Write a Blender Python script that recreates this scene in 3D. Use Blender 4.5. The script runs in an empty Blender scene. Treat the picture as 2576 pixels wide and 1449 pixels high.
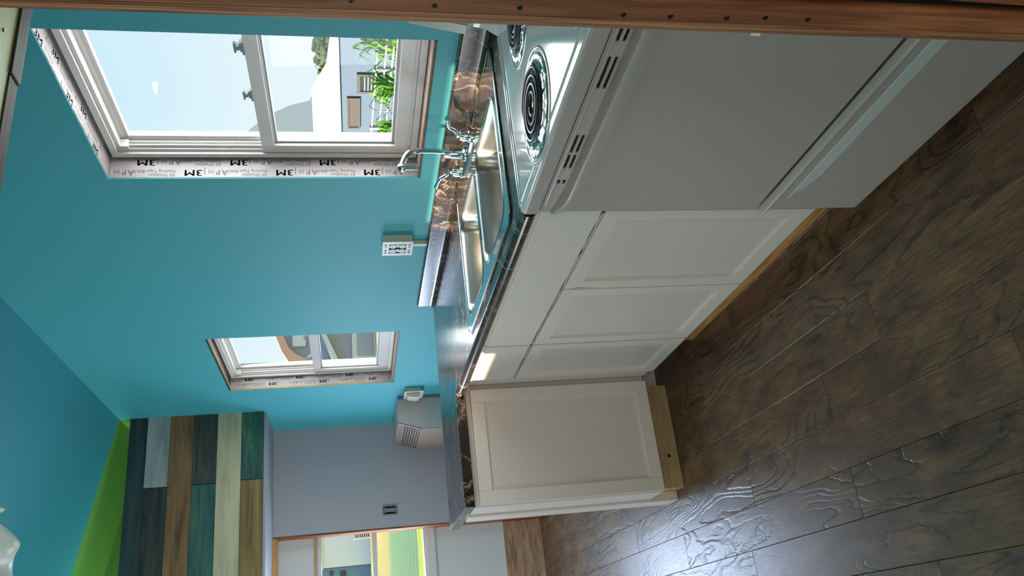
import bpy, bmesh, math, random
from mathutils import Vector, Matrix, Euler
R = random.Random(7)
SC = bpy.context.scene
C = SC.collection
PI = math.pi

# ------------------------------------------------------------------ camera
EYE = 1.338
PITCH, ROLL, YAW, FPX = .199663868, -.0310391, .420254678, 2054.918
def cam_axes():
    F = Vector((math.sin(YAW)*math.cos(PITCH), math.cos(YAW)*math.cos(PITCH), -math.sin(PITCH)))
    R0 = Vector((math.cos(YAW), -math.sin(YAW), 0)); U0 = R0.cross(F)
    Rr = R0*math.cos(ROLL)+U0*math.sin(ROLL); U = -R0*math.sin(ROLL)+U0*math.cos(ROLL)
    return F, Rr, U
F, Rr, U = cam_axes()
cd = bpy.data.cameras.new('camera'); cam = bpy.data.objects.new('camera', cd); C.objects.link(cam)
# the phone was held upright but the picture lies on its side: frame right = world down
X_, Y_, Z_ = -U, Rr, -F
M = Matrix(((X_.x, Y_.x, Z_.x), (X_.y, Y_.y, Z_.y), (X_.z, Y_.z, Z_.z))).to_4x4()
cam.matrix_world = Matrix.Translation((0, 0, EYE)) @ M
cd.sensor_fit = 'HORIZONTAL'; cd.sensor_width = 36; cd.lens = 36*FPX/2576; cd.clip_start = .02; cd.clip_end = 2000
SC.camera = cam

# ------------------------------------------------------------------ light
SC.view_settings.view_transform = 'Standard'; SC.view_settings.look = 'None'
SC.view_settings.gamma = 1; SC.view_settings.use_curve_mapping = False
SC.view_settings.exposure = 0.1
SC.cycles.use_denoising = True
SC.cycles.max_bounces = 10; SC.cycles.diffuse_bounces = 5; SC.cycles.glossy_bounces = 4
SC.cycles.transparent_max_bounces = 12
SC.cycles.sample_clamp_indirect = 6
W = bpy.data.worlds.new('sky'); SC.world = W; W.use_nodes = True
nt = W.node_tree; nt.nodes.clear()
wo = nt.nodes.new('ShaderNodeOutputWorld'); bg = nt.nodes.new('ShaderNodeBackground')
tc = nt.nodes.new('ShaderNodeTexCoord'); sx = nt.nodes.new('ShaderNodeSeparateXYZ'); rp = nt.nodes.new('ShaderNodeValToRGB')
nz = nt.nodes.new('ShaderNodeTexNoise'); nz.inputs['Scale'].default_value = 2.2; nz.inputs['Detail'].default_value = 5
ad = nt.nodes.new('ShaderNodeMath'); ad.operation = 'MULTIPLY_ADD'; ad.inputs[1].default_value = .25; 
nt.links.new(tc.outputs['Generated'], sx.inputs[0]); nt.links.new(tc.outputs['Generated'], nz.inputs['Vector'])
nt.links.new(nz.outputs['Fac'], ad.inputs[0]); nt.links.new(sx.outputs['Z'], ad.inputs[2])
nt.links.new(ad.outputs[0], rp.inputs['Fac'])
e = rp.color_ramp.elements
e[0].position = .06; e[0].color = (.86, .88, .90, 1); e[1].position = .75; e[1].color = (.36, .60, .88, 1)
m_ = e.new(.2); m_.color = (.80, .88, .94, 1); m_ = e.new(.36); m_.color = (.66, .82, .94, 1)
nt.links.new(rp.outputs['Color'], bg.inputs['Color']); bg.inputs['Strength'].default_value = 1.08
nt.links.new(bg.outputs[0], wo.inputs['Surface'])

SUN_DIR = Vector((.93, -.35, -.41)).normalized()     # direction the sunlight travels
sd = bpy.data.lights.new('sun', 'SUN'); so = bpy.data.objects.new('sun', sd); C.objects.link(so)
sd.energy = 12.0; sd.angle = .012; sd.color = (1, .80, .55)
so.rotation_euler = SUN_DIR.to_track_quat('-Z', 'Y').to_euler(); so.location = (-6, 6, 5)

def area(name, loc, d, sx_, sy_, e_, col):
    l = bpy.data.lights.new(name, 'AREA'); o = bpy.data.objects.new(name, l); C.objects.link(o)
    l.shape = 'RECTANGLE'; l.size = sx_; l.size_y = sy_; l.energy = e_; l.color = col
    o.location = loc; o.rotation_euler = Vector(d).to_track_quat('-Z', 'Y').to_euler(); return o
# lamps at windows in view; left ones, inside closed shades, imitate their glow
area('daylight_left_far', (-.93, 4.75, 1.25), (1, 0, -.05), 1.0, 1.2, 24, (.92, .97, 1))
area('daylight_left_near', (-.93, 2.35, 1.55), (1, .35, -.05), .8, .8, 7, (1, .97, .92))
area('fill_left_bedroom', (-.93, .35, 1.3), (1, .2, .25), .7, .7, 4, (1, .98, .92))  # added fill for the peninsula door and low ceiling, window made up
area('fill_behind_viewer', (-.25, -1.5, 1.35), (.1, 1, -.05), .8, .8, 16, (1, .97, .92))  # added fill from behind the viewer, no window known there
area('daylight_kitchen_window', (1.77, 2.18, 1.6), (-1, 0, .05), .6, .95, 15, (.95, .98, 1))
area('daylight_small_window', (1.77, 4.5, 1.56), (-1, 0, -.1), .7, .85, 9, (.95, .98, 1))
area('daylight_far_window', (.28, 6.17, 1.2), (0, -1, -.2), .75, .7, 30, (.62, .72, 1))
area('daylight_loft', (-.9, 5.72, 2.62), (1, .05, .1), .3, .35, 24, (1, 1, .85))

# ------------------------------------------------------------------ materials
MATS = {}
def srgb(r, g, b):
    f = lambda c: (c/12.92 if c <= .04045 else ((c+.055)/1.055)**2.4)
    return (f(r/255), f(g/255), f(b/255), 1)
class NM:
    """small node helper"""
    def __init__(s, name):
        s.m = bpy.data.materials.new(name); s.m.use_nodes = True; s.t = s.m.node_tree
        s.b = s.t.nodes['Principled BSDF']; MATS[name] = s.m
    def n(s, typ, **kw):
        x = s.t.nodes.new('ShaderNode'+typ)
        for k, v in kw.items():
            if k.startswith('_'): setattr(x, k[1:], v)
            else: x.inputs[k.replace('__', ' ')].default_value = v
        return x
    def l(s, a, b): s.t.links.new(a, b)
    def obj(s, scale=(1, 1, 1), rnd=True, rot=(0, 0, 0), spread=7.0):
        t = s.n('TexCoord'); mp = s.n('Mapping'); mp.inputs['Scale'].default_value = scale; mp.inputs['Rotation'].default_value = rot
        if rnd:
            oi = s.n('ObjectInfo'); mu = s.n('VectorMath', _operation='SCALE'); cb = s.n('CombineXYZ')
            for i in range(3): s.l(oi.outputs['Random'], cb.inputs[i])
            s.l(cb.outputs[0], mu.inputs[0]); mu.inputs['Scale'].default_value = spread*7
            a = s.n('VectorMath', _operation='ADD'); s.l(t.outputs['Object'], a.inputs[0]); s.l(mu.outputs[0], a.inputs[1]); s.l(a.outputs[0], mp.inputs['Vector'])
        else: s.l(t.outputs['Object'], mp.inputs['Vector'])
        return mp.outputs[0]
    def noise(s, vec, scale, detail=3, rough=.5, dist=0):
        x = s.n('TexNoise', Scale=scale, Detail=detail, Roughness=rough, Distortion=dist); s.l(vec, x.inputs['Vector']); return x.outputs['Fac']
    def ramp(s, fac, stops, interp='LINEAR'):
        r = s.n('ValToRGB'); cr = r.color_ramp; cr.interpolation = interp
        while len(cr.elements) < len(stops): cr.elements.new(.5)
        for el, (p, c) in zip(cr.elements, stops): el.position = p; el.color = c if len(c) == 4 else (*c, 1)
        s.l(fac, r.inputs['Fac']); return r.outputs['Color']
    def mix(s, fac, a, b, mode='MIX'):
        x = s.n('Mix', _data_type='RGBA', _blend_type=mode)
        for sock, v in ((x.inputs[0], fac), (x.inputs[6], a), (x.inputs[7], b)):
            if isinstance(v, (int, float, tuple)): sock.default_value = v
            else: s.l(v, sock)
        return x.outputs[2]
    def math(s, op, a, b=None):
        x = s.n('Math', _operation=op)
        for i, v in enumerate((a, b)):
            if v is None: continue
            if isinstance(v, (int, float)): x.inputs[i].default_value = v
            else: s.l(v, x.inputs[i])
        return x.outputs[0]
    def bump(s, h, strength=.2, dist=.01, prev=None):
        x = s.n('Bump', Strength=strength, Distance=dist); s.l(h, x.inputs['Height'])
        if prev: s.l(prev, x.inputs['Normal'])
        s.l(x.outputs[0], s.b.inputs['Normal']); return x.outputs[0]
    def col(s, v):
        if isinstance(v, tuple): s.b.inputs['Base Color'].default_value = v
        else: s.l(v, s.b.inputs['Base Color'])
    def set(s, **kw):
        for k, v in kw.items(): s.b.inputs[k.replace('_', ' ')].default_value = v
        return s

def plain(name, col, rough=.5, metal=0, bump=None, var=0, **kw):
    m = NM(name); m.set(Roughness=rough, Metallic=metal)
    for k, v in kw.items(): m.b.inputs[k.replace('_', ' ')].default_value = v
    if var:
        v = m.obj(); f = m.noise(v, 6, 4)
        m.col(m.ramp(f, [(.3, tuple(c*(1-var) for c in col[:3])), (.7, tuple(min(1, c*(1+var)) for c in col[:3]))]))
    else: m.col(col)
    if bump:
        v = m.obj(rnd=False); m.bump(m.noise(v, bump[0], 3), bump[1], bump[2])
    return m.m

plain('teal_paint', srgb(68, 166, 178), .6, bump=(220, .08, .002))
plain('ceiling_paint', srgb(54, 150, 166), .5, bump=(200, .06, .002))
plain('green_paint', srgb(96, 158, 76), .5, bump=(200, .06, .002))
plain('grey_paint', srgb(164, 163, 170), .5, bump=(200, .05, .002))
plain('pale_paint', srgb(205, 206, 205), .5, bump=(200, .05, .002))
plain('cream_paint', srgb(232, 232, 150), .5, var=.06, bump=(90, .2, .003))
plain('cabinet_white', srgb(234, 223, 216), .35, bump=(60, .04, .002))
plain('cabinet_panel', srgb(226, 215, 208), .32, bump=(35, .08, .002))
plain('caulk', srgb(188, 184, 168), .5, bump=(60, .6, .01))
plain('enamel', srgb(215, 222, 222), .12, Coat_Weight=.6, Coat_Roughness=.05)
plain('enamel_matte', srgb(186, 174, 173), .28, bump=(500, .05, .001))
plain('vinyl', srgb(212, 205, 202), .3)
plain('gasket', srgb(120, 124, 126), .4)
plain('black_gap', srgb(8, 8, 8), .9)
plain('dark_void', srgb(14, 12, 11), .9)
plain('paper', srgb(220, 216, 206), .7)
plain('chrome', (.86, .88, .9, 1), .06, 1)
plain('coil_metal', srgb(70, 68, 76), .38, .6)
plain('heater_grey', srgb(192, 180, 174), .45, .2)
plain('heater_grey_light', srgb(132, 116, 102), .45, .1)
plain('white_plastic', srgb(226, 220, 208), .35)
plain('old_plastic', srgb(210, 208, 198), .4)
plain('galvanised', srgb(128, 136, 140), .4, .7)
plain('ink', srgb(48, 44, 50), .6)
plain('ink_light', srgb(70, 64, 70), .6)
plain('screw_metal', srgb(66, 66, 66), .35, .9)
plain('frost_glass', srgb(226, 232, 222), .35, Transmission_Weight=.15)
plain('green_tape', srgb(20, 96, 78), .5)
plain('foam', srgb(176, 146, 96), .8, var=.25, bump=(60, .7, .01))
plain('tape_paper', srgb(168, 156, 156), .42, var=.08, bump=(24, .35, .006))
plain('shade_cloth', srgb(235, 232, 224), .8)
# glass: clear pane
g = NM('glass'); g.t.nodes.remove(g.b); o = g.t.nodes['Material Output']
tr = g.n('BsdfTransparent'); tr.inputs['Color'].default_value = (.93, .965, .955, 1)
gl = g.n('BsdfGlossy', Roughness=.02); mx = g.n('MixShader'); mx.inputs[0].default_value = .012
g.l(tr.outputs[0], mx.inputs[1]); g.l(gl.outputs[0], mx.inputs[2]); g.l(mx.outputs[0], o.inputs['Surface'])
g.m.use_nodes = True
# brushed steel
m = NM('steel'); m.set(Metallic=1, Roughness=.24); v = m.obj((1, 60, 60), rnd=False)
f = m.noise(v, 14, 4); m.col(m.ramp(f, [(.3, (.46, .45, .44)), (.7, (.60, .59, .57))])); m.bump(f, .05, .001)
plain('steel_rim', (.72, .73, .74, 1), .12, 1)
# crinkled foil
m = NM('foil'); m.set(Metallic=1, Roughness=.24); m.col((.85, .86, .88, 1)); v = m.obj(rnd=True)
vo = m.n('TexVoronoi', Scale=70.0); m.l(v, vo.inputs['Vector']); m.bump(vo.outputs['Distance'], .45, .004)
# laminate marble
m = NM('laminate'); m.set(Roughness=.19); v = m.obj(rnd=False)
w1 = m.n('TexNoise', Scale=5.0, Detail=4.0); m.l(v, w1.inputs['Vector'])
wv = m.mix(.18, v, w1.outputs['Color'])
a = m.noise(wv, 9, 6, .62, .6); r1 = m.math('ABSOLUTE', m.math('SUBTRACT', a, .5))
vein = m.mix(1.0, m.ramp(r1, [(0, (.9, .9, .9)), (.008, (.45, .45, .45)), (.020, (0, 0, 0))]), m.ramp(m.noise(v, 6.5, 2), [(.40, (0, 0, 0)), (.52, (1, 1, 1))]), 'MULTIPLY')
a2 = m.noise(wv, 22, 5, .6, .8); r2 = m.math('ABSOLUTE', m.math('SUBTRACT', a2, .52))
vein2 = m.ramp(r2, [(0, (.7, .7, .7)), (.011, (0, 0, 0))])
mask = m.ramp(m.noise(v, 4.5, 3), [(.48, (0, 0, 0)), (.62, (1, 1, 1))])
vv = m.mix(1.0, m.mix(1.0, vein2, mask, 'MULTIPLY'), vein, 'ADD')
base = m.ramp(m.noise(wv, 13, 6, .65), [(.36, srgb(24, 22, 22)), (.54, srgb(46, 38, 35)), (.74, srgb(98, 78, 64))])
m.col(m.mix(vv, base, srgb(170, 150, 132)))
# floor: dark hand-scraped planks
m = NM('floor_plank'); v = m.obj((3.2, .75, 1), spread=9)
n1 = m.n('TexNoise', Scale=1.7, Detail=2.2, Roughness=.45, Distortion=.35); m.l(v, n1.inputs['Vector'])
jag = m.noise(m.obj((26, 12, 1), spread=3), 3, 3); hh = m.math('ADD', n1.outputs['Fac'], m.math('MULTIPLY', jag, .028))
fr = m.math('FRACT', m.math('MULTIPLY', hh, 17.0))
groove = m.ramp(fr, [(0, (0, 0, 0)), (.10, (.35, .35, .35)), (.3, (1, 1, 1)), (.93, (.9, .9, .9)), (1, (0, 0, 0))])
patch = m.ramp(m.noise(m.obj((1.2, .5, 1), spread=5), 2.3, 3), [(.40, (1, 1, 1)), (.58, (.12, .12, .12))])
gm = m.mix(1.0, groove, patch, 'SCREEN')
grain = m.noise(m.obj((90, 5, 1), spread=4), 3, 5, .6)
blot = m.noise(m.obj((7, 2.6, 1), spread=5), 2, 6, .66)
bc = m.ramp(blot, [(.30, srgb(84, 66, 54)), (.5, srgb(116, 90, 68)), (.70, srgb(146, 114, 84))])
bc = m.mix(.5, bc, m.ramp(grain, [(.36, (.05, .04, .04)), (.62, (1, 1, 1))]), 'MULTIPLY')
m.col(m.mix(m.math('MULTIPLY', m.math('SUBTRACT', 1, gm), .8), bc, srgb(26, 22, 21)))
rr = m.ramp(grain, [(.3, (.34, .34, .34)), (.7, (.25, .25, .25))]); m.l(rr, m.b.inputs['Roughness'])
b0 = m.bump(gm, .32, .003); m.bump(grain, .18, .0015, b0)
# lumber
def wood(name, dark, mid, light, sc=(30, 30, 2.2), rough=.6, knots=True, wet=0):
    m = NM(name); m.set(Roughness=rough); v = m.obj(sc)
    f = m.noise(v, 2.2, 5, .6, .6); c = m.ramp(f, [(.32, dark), (.5, mid), (.68, light)])
    if knots:
        kv = m.obj(tuple(x*.4 for x in sc)); vo = m.n('TexVoronoi', Scale=1.1); m.l(kv, vo.inputs['Vector'])
        c = m.mix(m.ramp(vo.outputs['Distance'], [(.04, (1, 1, 1)), (.13, (0, 0, 0))]), c, tuple(x*.35 for x in dark[:3])+(1,))
    if wet:
        bl = m.noise(m.obj(tuple(x*.16 for x in sc)), 2.4, 3); c = m.mix(m.ramp(bl, [(.47, (0, 0, 0)), (.52, (wet, wet, wet))]), c, (.42, .36, .30, 1), 'MULTIPLY')
    m.col(c); m.bump(f, .25, .003); return m.m
wood('stud_wood', srgb(112, 64, 38), srgb(154, 94, 58), srgb(180, 116, 72), wet=.7)
wood('plywood_edge', srgb(84, 52, 38), srgb(150, 102, 76), srgb(190, 142, 106), (150, 150, 1.6), knots=False)
wood('pine', srgb(176, 110, 56), srgb(206, 146, 84), srgb(226, 172, 108), (30, 2.2, 30))
wood('pine_x', srgb(176, 110, 56), srgb(206, 146, 84), srgb(226, 172, 108), (2.2, 30, 30))
wood('particle_board', srgb(176, 146, 106), srgb(190, 160, 118), srgb(200, 172, 128), (3, 30, 30), knots=False)
wood('edge_trim_wood', srgb(50, 38, 26), srgb(74, 56, 38), srgb(96, 76, 50), (2, 40, 40), knots=False)
wood('base_wood', srgb(128, 92, 72), srgb(168, 132, 108), srgb(190, 156, 132), (2.4, 30, 22))
SX = (.9, 13, 10)
PLK = {
 'slate': wood('plank_slate', srgb(38, 50, 54), srgb(52, 68, 70), srgb(64, 82, 82), SX),
 'whitewash': wood('plank_whitewash', srgb(146, 154, 150), srgb(170, 176, 170), srgb(190, 194, 184), SX, knots=False),
 'charcoal': wood('plank_charcoal', srgb(40, 46, 44), srgb(62, 68, 62), srgb(88, 92, 78), SX),
 'brown': wood('plank_brown', srgb(96, 64, 44), srgb(138, 102, 66), srgb(160, 120, 80), SX),
 'teal': wood('plank_teal', srgb(26, 62, 66), srgb(46, 96, 92), srgb(84, 112, 84), SX, knots=False),
 'cream': wood('plank_cream', srgb(168, 158, 130), srgb(194, 184, 150), srgb(210, 200, 156), SX),
 'green': wood('plank_green', srgb(20, 58, 60), srgb(44, 92, 80), srgb(96, 128, 96), SX, knots=False),
 'tan': wood('plank_tan', srgb(92, 76, 44), srgb(128, 104, 62), srgb(156, 128, 82), SX, knots=False)}
# outdoors
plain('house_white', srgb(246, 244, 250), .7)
plain('ext_white', srgb(226, 226, 222), .6)
plain('ext_blue_grey', srgb(92, 112, 146), .7, var=.03)
plain('ext_gable', srgb(84, 100, 124), .7)
plain('ext_tan', srgb(222, 200, 174), .8, var=.12)
plain('ext_peach', srgb(240, 176, 150), .7)
plain('ext_slate', srgb(166, 166, 180), .7, var=.08)
plain('ext_trim', srgb(86, 84, 90), .7)
plain('ext_dark', srgb(52, 58, 70), .3)
plain('house_shade_blue', srgb(120, 146, 176), .5)
plain('ext_pink', srgb(86, 80, 86), .7)
plain('rail_white', srgb(176, 176, 186), .5)
plain('leaf', srgb(96, 150, 34), .5, var=.3, Transmission_Weight=0)
plain('tree_leaf', srgb(70, 96, 36), .6, var=.3)
plain('bark', srgb(90, 74, 58), .8)
m = NM('ground'); m.set(Roughness=.9); t = m.n('TexCoord'); s_ = m.n('SeparateXYZ'); m.l(t.outputs['Object'], s_.inputs[0])
nn = m.noise(t.outputs['Object'], .8, 5); yy = m.math('ADD', s_.outputs['Y'], m.math('MULTIPLY', nn, 1.4))
# bands of mown grass and crop by distance
c1 = m.ramp(m.math('DIVIDE', yy, 120.0), [(0, srgb(84, 122, 62)), (.20, srgb(96, 138, 84)), (.212, srgb(184, 194, 76)), (.243, srgb(180, 190, 84)), (.25, srgb(106, 146, 110)), (.42, srgb(124, 160, 124)), (.47, srgb(186, 176, 110)), (.66, srgb(190, 178, 116)), (.67, srgb(178, 176, 116))])
st = m.ramp(m.math('FRACT', m.math('MULTIPLY', s_.outputs['Y'], .55)), [(.35, (.82, .82, .82)), (.6, (1, 1, 1))])
m.col(m.mix(1.0, c1, st, 'MULTIPLY'))

# ------------------------------------------------------------------ mesh helpers
def mat(x): return MATS[x] if isinstance(x, str) else x
def link(name, me, m, parent=None, smooth=False):
    o = bpy.data.objects.new(name, me); C.objects.link(o)
    if m:
        for k in (m if isinstance(m, (list, tuple)) else [m]): me.materials.append(mat(k))
    if parent: o.parent = parent
    if smooth:
        for p in me.polygons: p.use_smooth = True
    return o
class B:
    def __init__(s): s.bm = bmesh.new()
    def box(s, x0, x1, y0, y1, z0, z1, bev=0, mi=0, mtx=None):
        r = bmesh.ops.create_cube(s.bm, size=1)['verts']
        for v in r:
            v.co = Vector(((x0+x1)/2+v.co.x*(x1-x0), (y0+y1)/2+v.co.y*(y1-y0), (z0+z1)/2+v.co.z*(z1-z0)))
        fs = {f for v in r for f in v.link_faces}
        for f in fs: f.material_index = mi
        if bev:
            es = list({e for v in r for e in v.link_edges})
            q = bmesh.ops.bevel(s.bm, geom=es, offset=bev, segments=2, affect='EDGES', profile=.7)
            r = list({v for f in q['faces'] for v in f.verts} | {v for v in r if v.is_valid})
        if mtx: bmesh.ops.transform(s.bm, matrix=mtx, verts=r)
        return s
    def prism(s, pts, axis, a, b, mi=0):
        """extrude closed polygon of 2D pts along axis from a to b. pts are in the remaining two axes in order"""
        def P(u, v, t): return {'x': (t, u, v), 'y': (u, t, v), 'z': (u, v, t)}[axis]
        A = [s.bm.verts.new(P(u, v, a)) for u, v in pts]; Bv = [s.bm.verts.new(P(u, v, b)) for u, v in pts]
        n = len(pts); f = []
        for i in range(n): f.append(s.bm.faces.new((A[i], A[(i+1) % n], Bv[(i+1) % n], Bv[i])))
        f.append(s.bm.faces.new(A[::-1])); f.append(s.bm.faces.new(Bv))
        for q in f: q.material_index = mi
        return s
    def loft(s, loops, closed=True, cap0=False, cap1=False, mi=0):
        L = [[s.bm.verts.new(p) for p in lp] for lp in loops]; n = len(L[0])
        for a, b in zip(L, L[1:]):
            for i in range(n if closed else n-1):
                f = s.bm.faces.new((a[i], a[(i+1) % n], b[(i+1) % n], b[i])); f.material_index = mi
        if cap0: s.bm.faces.new(L[0][::-1]).material_index = mi
        if cap1: s.bm.faces.new(L[-1]).material_index = mi
        return s
    def cyl(s, p, q, r0, r1=None, n=20, mi=0):
        p, q = Vector(p), Vector(q); r1 = r0 if r1 is None else r1
        d = (q-p).normalized(); u = d.orthogonal().normalized(); w = d.cross(u)
        ring = lambda c, r: [c+(u*math.cos(2*PI*i/n)+w*math.sin(2*PI*i/n))*r for i in range(n)]
        return s.loft([ring(p, r0), ring(q, r1)], True, True, True, mi)
    def lathe(s, c, prof, n=32, axis='z', mi=0):
        c = Vector(c); L = []
        for r, h in prof:
            ring = []
            for i in range(n):
                a = 2*PI*i/n; u, v = r*math.cos(a), r*math.sin(a)
                ring.append(c+Vector({'z': (u, v, h), 'x': (h, u, v), 'y': (u, h, v)}[axis]))
            L.append(ring)
        return s.loft(L, True, prof[0][0] > 1e-4, prof[-1][0] > 1e-4, mi)
    def tube(s, pts, r, n=10, mi=0, rs=None):
        pts = [Vector(p) for p in pts]; loops = []; prev = None
        for i, p in enumerate(pts):
            d = (pts[min(i+1, len(pts)-1)]-pts[max(i-1, 0)]).normalized()
            if prev is None: u = d.orthogonal().normalized()
            else: u = (prev-d*prev.dot(d)).normalized()
            prev = u; w = d.cross(u); rad = rs[i] if rs else r
            loops.append([p+(u*math.cos(2*PI*k/n)+w*math.sin(2*PI*k/n))*rad for k in range(n)])
        return s.loft(loops, True, True, True, mi)
    def quad(s, *p, mi=0):
        f = s.bm.faces.new([s.bm.verts.new(q) for q in p]); f.material_index = mi; return s
    def done(s, name, m, parent=None, smooth=False, origin=None):
        bmesh.ops.recalc_face_normals(s.bm, faces=s.bm.faces[:])
        me = bpy.data.meshes.new(name)
        if origin is not None: bmesh.ops.translate(s.bm, vec=-Vector(origin), verts=s.bm.verts[:])
        s.bm.to_mesh(me); s.bm.free()
        o = link(name, me, m, parent, smooth)
        if origin is not None: o.location = origin
        if smooth:
            for p in me.polygons: p.use_smooth = True
            me.set_sharp_from_angle(angle=math.radians(38))
        return o
def smooth_path(pts, n=6):
    P = [Vector(p) for p in pts]; out = []
    for i in range(len(P)-1):
        p0, p1, p2, p3 = P[max(i-1, 0)], P[i], P[i+1], P[min(i+2, len(P)-1)]
        for k in range(n):
            t = k/n; out.append(.5*((2*p1)+(p2-p0)*t+(2*p0-5*p1+4*p2-p3)*t*t+(3*p1-p0-3*p2+p3)*t**3))
    out.append(P[-1]); return out
def rrect(x0, x1, y0, y1, r, n=6):
    pts = []
    for cx, cy, a0 in ((x1-r, y1-r, 0), (x0+r, y1-r, PI/2), (x0+r, y0+r, PI), (x1-r, y0+r, 1.5*PI)):
        for i in range(n+1):
            a = a0+PI/2*i/n; pts.append((cx+r*math.cos(a), cy+r*math.sin(a)))
    return pts
def circ(cx, cy, r, n=40): return [(cx+r*math.cos(2*PI*i/n), cy+r*math.sin(2*PI*i/n)) for i in range(n)]
def plate(name, outer, holes, t, mtx, m, parent=None, bev=0):
    """flat plate with holes: filled 2D curve turned into a mesh, lying in local XY, thickness t centred on z=0"""
    cu = bpy.data.curves.new('tmp', 'CURVE'); cu.dimensions = '2D'; cu.fill_mode = 'BOTH'; cu.extrude = max(t/2-bev, 1e-5)
    cu.bevel_depth = bev; cu.bevel_resolution = 1; cu.offset = -bev
    for lp in [outer]+list(holes):
        sp = cu.splines.new('POLY'); sp.points.add(len(lp)-1)
        for pt, (x, y) in zip(sp.points, lp): pt.co = (x, y, 0, 1)
        sp.use_cyclic_u = True
    ob = bpy.data.objects.new('tmp', cu); C.objects.link(ob)
    dg = bpy.context.evaluated_depsgraph_get(); me = bpy.data.meshes.new_from_object(ob.evaluated_get(dg))
    bpy.data.objects.remove(ob); bpy.data.curves.remove(cu); me.name = name; me.materials.clear(); me.transform(mtx)
    return link(name, me, m, parent)
def frame_mtx(origin, u, v):
    u, v = Vector(u), Vector(v); n = u.cross(v)
    return Matrix.Translation(origin) @ Matrix((u, v, n)).transposed().to_4x4()
TEXT = {}
def lettering(name, s, size, origin, u, v, m, parent, bold=0):
    key = (s, bold)
    if key not in TEXT:
        cu = bpy.data.curves.new('tmp', 'FONT'); cu.body = s; cu.size = 1; cu.offset = bold; cu.resolution_u = 2
        ob = bpy.data.objects.new('tmp', cu); C.objects.link(ob)
        dg = bpy.context.evaluated_depsgraph_get(); me = bpy.data.meshes.new_from_object(ob.evaluated_get(dg))
        bpy.data.objects.remove(ob); bpy.data.curves.remove(cu); TEXT[key] = me
    me = TEXT[key].copy(); me.materials.clear(); me.transform(frame_mtx(origin, u, v) @ Matrix.Scale(size, 4))
    return me
def join_meshes(name, mes, m, parent):
    bm = bmesh.new()
    for me in mes: bm.from_mesh(me)
    out = bpy.data.meshes.new(name); bm.to_mesh(out); bm.free(); return link(name, out, m, parent)
def thing(name, label, cat, loc=(0, 0, 0), group=None):
    o = bpy.data.objects.new(name, None); C.objects.link(o); o.location = loc; o.empty_display_size = .05
    o['label'] = label; o['category'] = cat
    if group: o['group'] = group
    return o
def tag(o, label, cat, group=None):
    o['label'] = label; o['category'] = cat
    if group: o['group'] = group
    return o
def struct(o, label=None, cat='structure'):
    o['kind'] = 'structure'
    if label: o['label'] = label; o['category'] = cat
    return o
def empty(name, loc=(0, 0, 0)):
    o = bpy.data.objects.new(name, None); C.objects.link(o); o.location = loc; o.empty_display_size = .05; return o
def reorigin():
    """parts were modelled in world space: undo the parent's offset"""
    for o in list(C.objects):
        if o.parent and not o.get('_ok'):
            off = Vector((0, 0, 0)); p = o.parent
            while p: off += p.location; p = p.parent
            loc = Vector(o.location); o['_loc'] = list(loc-off)
    for o in list(C.objects):
        if o.get('_loc') is not None: pass

# ------------------------------------------------------------------ room shell
XW = 1.59; XL = -1.0; YB = -1.6; YF = 6.05; YS = 5.42
def zc(x): return 2.78+.207*(XW-x)
# right wall: outline in (Y, Z); holes for the two windows
W1 = (1.82, 2.55, 1.063, 2.118); W2 = (4.075, 4.944, 1.071, 2.049)
def wall_x(name, x0, x1, y0, y1, z0, z1, holes, m, parent=None):
    """wall slab normal to X"""
    mt = frame_mtx(((x0+x1)/2, 0, 0), (0, 1, 0), (0, 0, 1))
    return plate(name, [(y0, z0), (y1, z0), (y1, z1), (y0, z1)], [[(a, c), (b, c), (b, d), (a, d)] for a, b, c, d in holes], x1-x0, mt, m, parent)
wr = struct(wall_x('wall_right', XW, 1.73, YB, YS, -.05, 2.80, [W1, W2], 'teal_paint'), 'teal painted wall with both windows and the sink counter', 'wall')
b = B(); b.box(XW, 1.73, YS, YF+.1, -.05, 1.897); b.done('lower_end', 'teal_paint', wr)
b = B(); b.box(XW, 1.73, YS, YF+.1, 1.90, 2.80); b.done('loft_end', 'green_paint', wr)
LW = [(2.90, 3.90, 1.695, 2.20), (4.1, 5.4, .5, 2.0), (1.9, 2.8, 1.1, 2.0), (0, .7, .9, 1.7)]
wl = struct(wall_x('wall_left', XL-.12, XL, YB, YF+.1, -.05, 3.40, LW, 'teal_paint'), 'teal left wall with a small high window', 'wall')
# unseen shades added to keep the sun out of the left openings
for (y0, y1, z0, z1), lab in ((LW[1], 'large unseen pale shade added to keep the sun out by the far end'), (LW[2], 'unseen pale shade added to keep the sun out across from the sink'), (LW[3], 'unseen pale shade added behind the fill lamp beside the viewer')):
    b = B(); b.box(XL-.08, XL-.075, y0-.0, y1+.0, z0, z1); b.cyl((XL-.07, y0+.01, z1-.03), (XL-.07, y1-.01, z1-.03), .02)
    tag(b.done('added_shade', 'shade_cloth'), lab, 'shade')
b = B(); b.box(XL-.10, XL-.02, 2.901, 3.45, 1.696, 1.80); struct(b.done('sun_beam_block', 'vinyl'), 'unseen white block added to shape the sun beam in the small high window', 'trim')  # unseen block, added to trim the sun patch on the counter
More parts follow.
